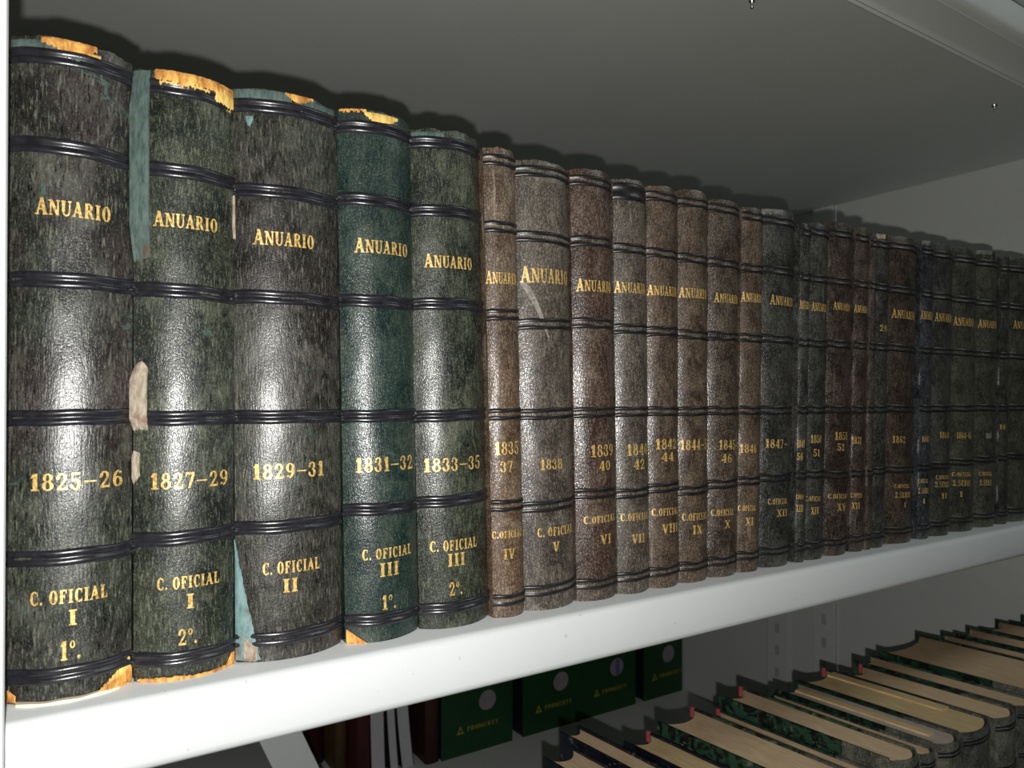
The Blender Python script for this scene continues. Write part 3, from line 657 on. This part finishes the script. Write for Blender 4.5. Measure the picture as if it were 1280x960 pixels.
for i, (fx, w, zt, dep, cv, pg, red, yw, label) in enumerate(LOW):
    h = zt-ZL; b = dict(w=w-.0012, h=h, d=min(.22*w, .0075))
    ya = .3120
    x0 = fx+w/2
    root = thing('bound_volume', label, 'book', (x0, ya, ZL), (0, 0, yw), 'old marbled volumes on the lower shelf')
    ml = M_low[0 if i in (5, 7, 9, 11, 13) else 1]
    make_spine(b, ml, root, .0003, 90+i)
    for side in (-1, 1): make_board(b, side, .0045, dep, h-.0004, root, ml, M_cover[cv], .036, .0022 if w > .02 else .0014)
    make_pages(b, dep, h, root, M_pages[pg], .0024, min(.010, w*.28), .0026 if w > .02 else .0017)
    for z in (h-.009, h-.044, h-.09): make_band(b, z, [M_blackbr, ml], root, .005, .0008, seed=200+i)
    if i in (7, 8):   # a lighter gathering along the left half of the block
        xa = b['w']/2-.003 if i == 8 else -b['w']/2+.0035+w*.5
        box('raised_pages', xa-w*.22, xa, .03 if i == 8 else .012, dep-.012, .002, h-.0008, M_pages[3], root)
    if red:
        box('red_corner', b['w']/2-.0034, b['w']/2-.0005, dep-.0035, dep+.0004, h-.009, h+.0002, M_red, root, .0006)

# ---------------------------------------------------------------- rear shelf: green archive boxes with finger holes
M_green = plain('dark_green_board', (.009, .060, .018), .5, .15, 20)
M_navy = plain('navy_board', (.012, .013, .030), .5, .15, 30)
M_yel = plain('yellow_print', (.34, .30, .03), .6, .1, 200)
M_hole = plain('pale_mauve_label', (.30, .27, .30), .7, .08, 60)
M_blue = plain('blue_paper', (.12, .12, .33), .7, .1, 60)
ZR = -.565
BX = [(.5274, .6596, 0), (.6805, .8060, 0), (.8075, .9330, 1), (.9540, 1.0540, 0)]
BL = ['green archive box at the left of the four, next to the dark brown bindings',
      'green archive box second from the left, after a navy gap',
      'green archive box whose round hole shows a blue stripe',
      'green archive box at the right end against the grey panel']
for i, (xa, xb, stripe) in enumerate(BX):
    w = xb-xa; cx = (xa+xb)/2; y0 = 1.030; hb = .225
    root = thing('archive_box', BL[i], 'box', (cx, y0, ZR), (0, 0, 0), 'green archive boxes on the rear shelf')
    box('box_body', -w/2+.0008, w/2-.0008, .002, .25, 0, hb, M_navy, root, .001)
    # front board with a round finger hole
    hx, hz, hr = .018*w/.13, .078, .0165
    n = 40; v = []; f = []
    def ringpt(a):
        c, s_ = math.cos(a), math.sin(a)
        k = min((w/2-(hx if c > 0 else -hx))/max(1e-6, abs(c)), ((hb-hz) if s_ > 0 else hz)/max(1e-6, abs(s_)))
        return hx+c*k, hz+s_*k
    for y in (0, .002):
        for k in range(n):
            a = 2*math.pi*k/n; X, Z = ringpt(a); v.append((X, y, Z)); v.append((hx+hr*math.cos(a), y, hz+hr*math.sin(a)))
    # corners are pulled in by adding the four corner points to the nearest rim vertices
    for cxx, czz in ((-w/2, 0), (w/2, 0), (-w/2, hb), (w/2, hb)):
        best = min(range(n), key=lambda k: (v[2*k][0]-cxx)**2+(v[2*k][2]-czz)**2)
        for off in (0, 2*n): q = v[2*best+off]; v[2*best+off] = (cxx, q[1], czz)
    for k in range(n):
        a, c = 2*k, 2*((k+1) % n)
        f += [(a, c, c+1, a+1), (2*n+a, 2*n+a+1, 2*n+c+1, 2*n+c), (a+1, c+1, 2*n+c+1, 2*n+a+1), (c, a, 2*n+a, 2*n+c)]
    fb = mesh_obj('front_board', v, f, M_green, root); fix_normals(fb)
    # round label inside the hole
    dv = [(hx, .0012, hz)]+[(hx+hr*.985*math.cos(2*math.pi*k/n), .0012, hz+hr*.985*math.sin(2*math.pi*k/n)) for k in range(n)]
    lb = mesh_obj('round_label', dv, [(0, 1+(k+1) % n, 1+k) for k in range(n)], M_hole, root)
    if stripe: box('blue_stripe', hx-.002, hx+.0065, .0004, .0011, hz-.014, hz+.014, M_blue, root)
    # printed triangle mark and lettering
    def flat(name, polys, x, z, s, shear=0):
        vv = []; ff = []
        for p in polys:
            k0 = len(vv); vv.extend([(x+a*s, -.0004, z+c*s) for a, c in p]); ff.append(tuple(range(k0, k0+len(p))))
        return mesh_obj(name, vv, ff, M_yel, root)
    tri = [[(0, 0), (1, 0), (.86, .22), (.26, .22)], [(1, 0), (.5, .95), (.5, .62), (.78, .14)], [(.5, .95), (0, 0), (.22, .14), (.5, .62)]]
    flat('printed_mark', tri, -w*.30, .0345, .0140)
    polys, tw = layout('PROMERTY'); flat('printed_lettering', polys, -w*.30+.019, .0365, .0078)
# dark bindings left of the boxes
M_db1 = plain('dark_brown_cloth', (.030, .014, .011), .5, .3, 60); M_db2 = plain('dark_red_brown_cloth', (.055, .018, .014), .5, .3, 60)
M_mar = plain('maroon_cloth', (.085, .012, .016), .5, .2, 60); M_gb = plain('gold_brown_cloth', (.12, .07, .03), .5, .3, 60)
M_dg = plain('dark_teal_card', (.008, .05, .04), .5, .2, 40); M_cloth_w = plain('white_booklet_paper', (.62, .60, .64), .7, .05, 200)
def simple_book(label, x, y, w, d, h, mat, yaw_, group, pages=M_pages[2], lean=0):
    root = thing('hardback_book', label, 'book', (x, y, ZR), (0, lean, yaw_), group)
    b = dict(w=w, h=h, d=w*.15)
    pr = [surf(b, s) for s in (-1, -.8, -.5, 0, .5, .8, 1)]
    n = len(pr); v = [(a, c, 0) for a, c in pr]+[(a, c, h) for a, c in pr]+[(a, c+.002, 0) for a, c in pr]+[(a, c+.002, h) for a, c in pr]
    f = []
    for k in range(n-1): f += [(k, k+1, n+k+1, n+k), (2*n+k+1, 2*n+k, 3*n+k, 3*n+k+1), (k+1, k, 2*n+k, 2*n+k+1), (n+k, n+k+1, 3*n+k+1, 3*n+k)]
    o = mesh_obj('spine', v, f, mat, root, True); fix_normals(o)
    for s in (-1, 1): box('board', *sorted((s*w/2, s*(w/2-.002))), .001, d, 0, h, mat, root)
    box('page_block', -w/2+.0022, w/2-.0022, .0025, d-.003, .002, h-.003, pages, root)
    return root
G2 = 'dark bindings left of the archive boxes'
simple_book('reddish brown binding touching the leftmost green box', .5135, 1.035, .0235, .16, .22, M_db2, 0, G2)
simple_book('dark brown binding between the white booklets and the reddish one', .4885, 1.085, .022, .15, .22, M_db1, 0, G2)
# booklets with pale fore-edges, bowed as they slump
def booklet(label, x, y, w, h, bow, mat, cover, group):
    root = thing('booklet', label, 'booklet', (x, y, ZR), (0, 0, 0), group)
    def slab(name, xa, xb, y0, y1, m_):
        n = 14; v = []; f = []
        for k in range(n+1):
            t = k/n; c = bow*(1-t)**2
            for (a, c_) in ((xa, y0), (xb, y0), (xb, y1), (xa, y1)): v.append((a+c, c_, h*t))
        for k in range(n):
            q = 4*k
            for e in range(4): f.append((q+e, q+(e+1) % 4, q+4+(e+1) % 4, q+4+e))
        f += [(3, 2, 1, 0), (4*n, 4*n+1, 4*n+2, 4*n+3)]
        o = mesh_obj(name, v, f, m_, root); fix_normals(o)
    slab('pages', -w/2+.001, w/2-.001, 0, .15, mat)
    slab('cover', -w/2, -w/2+.0009, -.001, .152, cover); slab('cover', w/2-.0009, w/2, -.001, .152, cover)
G3 = 'white booklets on the rear shelf'
booklet('white booklet beside the maroon book, leftmost of the white ones', .4245, 1.045, .023, .21, .004, M_cloth_w, M_mar, G3)
booklet('middle white booklet with dark teal cover edge', .4440, 1.043, .0140, .21, .010, M_cloth_w, M_dg, G3)
booklet('rightmost white booklet, bluish and bowed outward', .4630, 1.045, .0205, .21, .014, M_cloth_w, M_navy, G3)
simple_book('maroon book with dull spine beside the white booklets', .402, 1.040, .019, .16, .22, M_mar, 0, 'books left of the white booklets')
simple_book('gold brown book second left of the white booklets', .382, 1.080, .016, .15, .22, M_gb, 0, 'books left of the white booklets')
simple_book('dark maroon book set furthest left and furthest back', .352, 1.130, .040, .15, .22, plain('deep_maroon_cloth', (.05, .008, .012), .5, .2, 60), 0, 'books left of the white booklets')
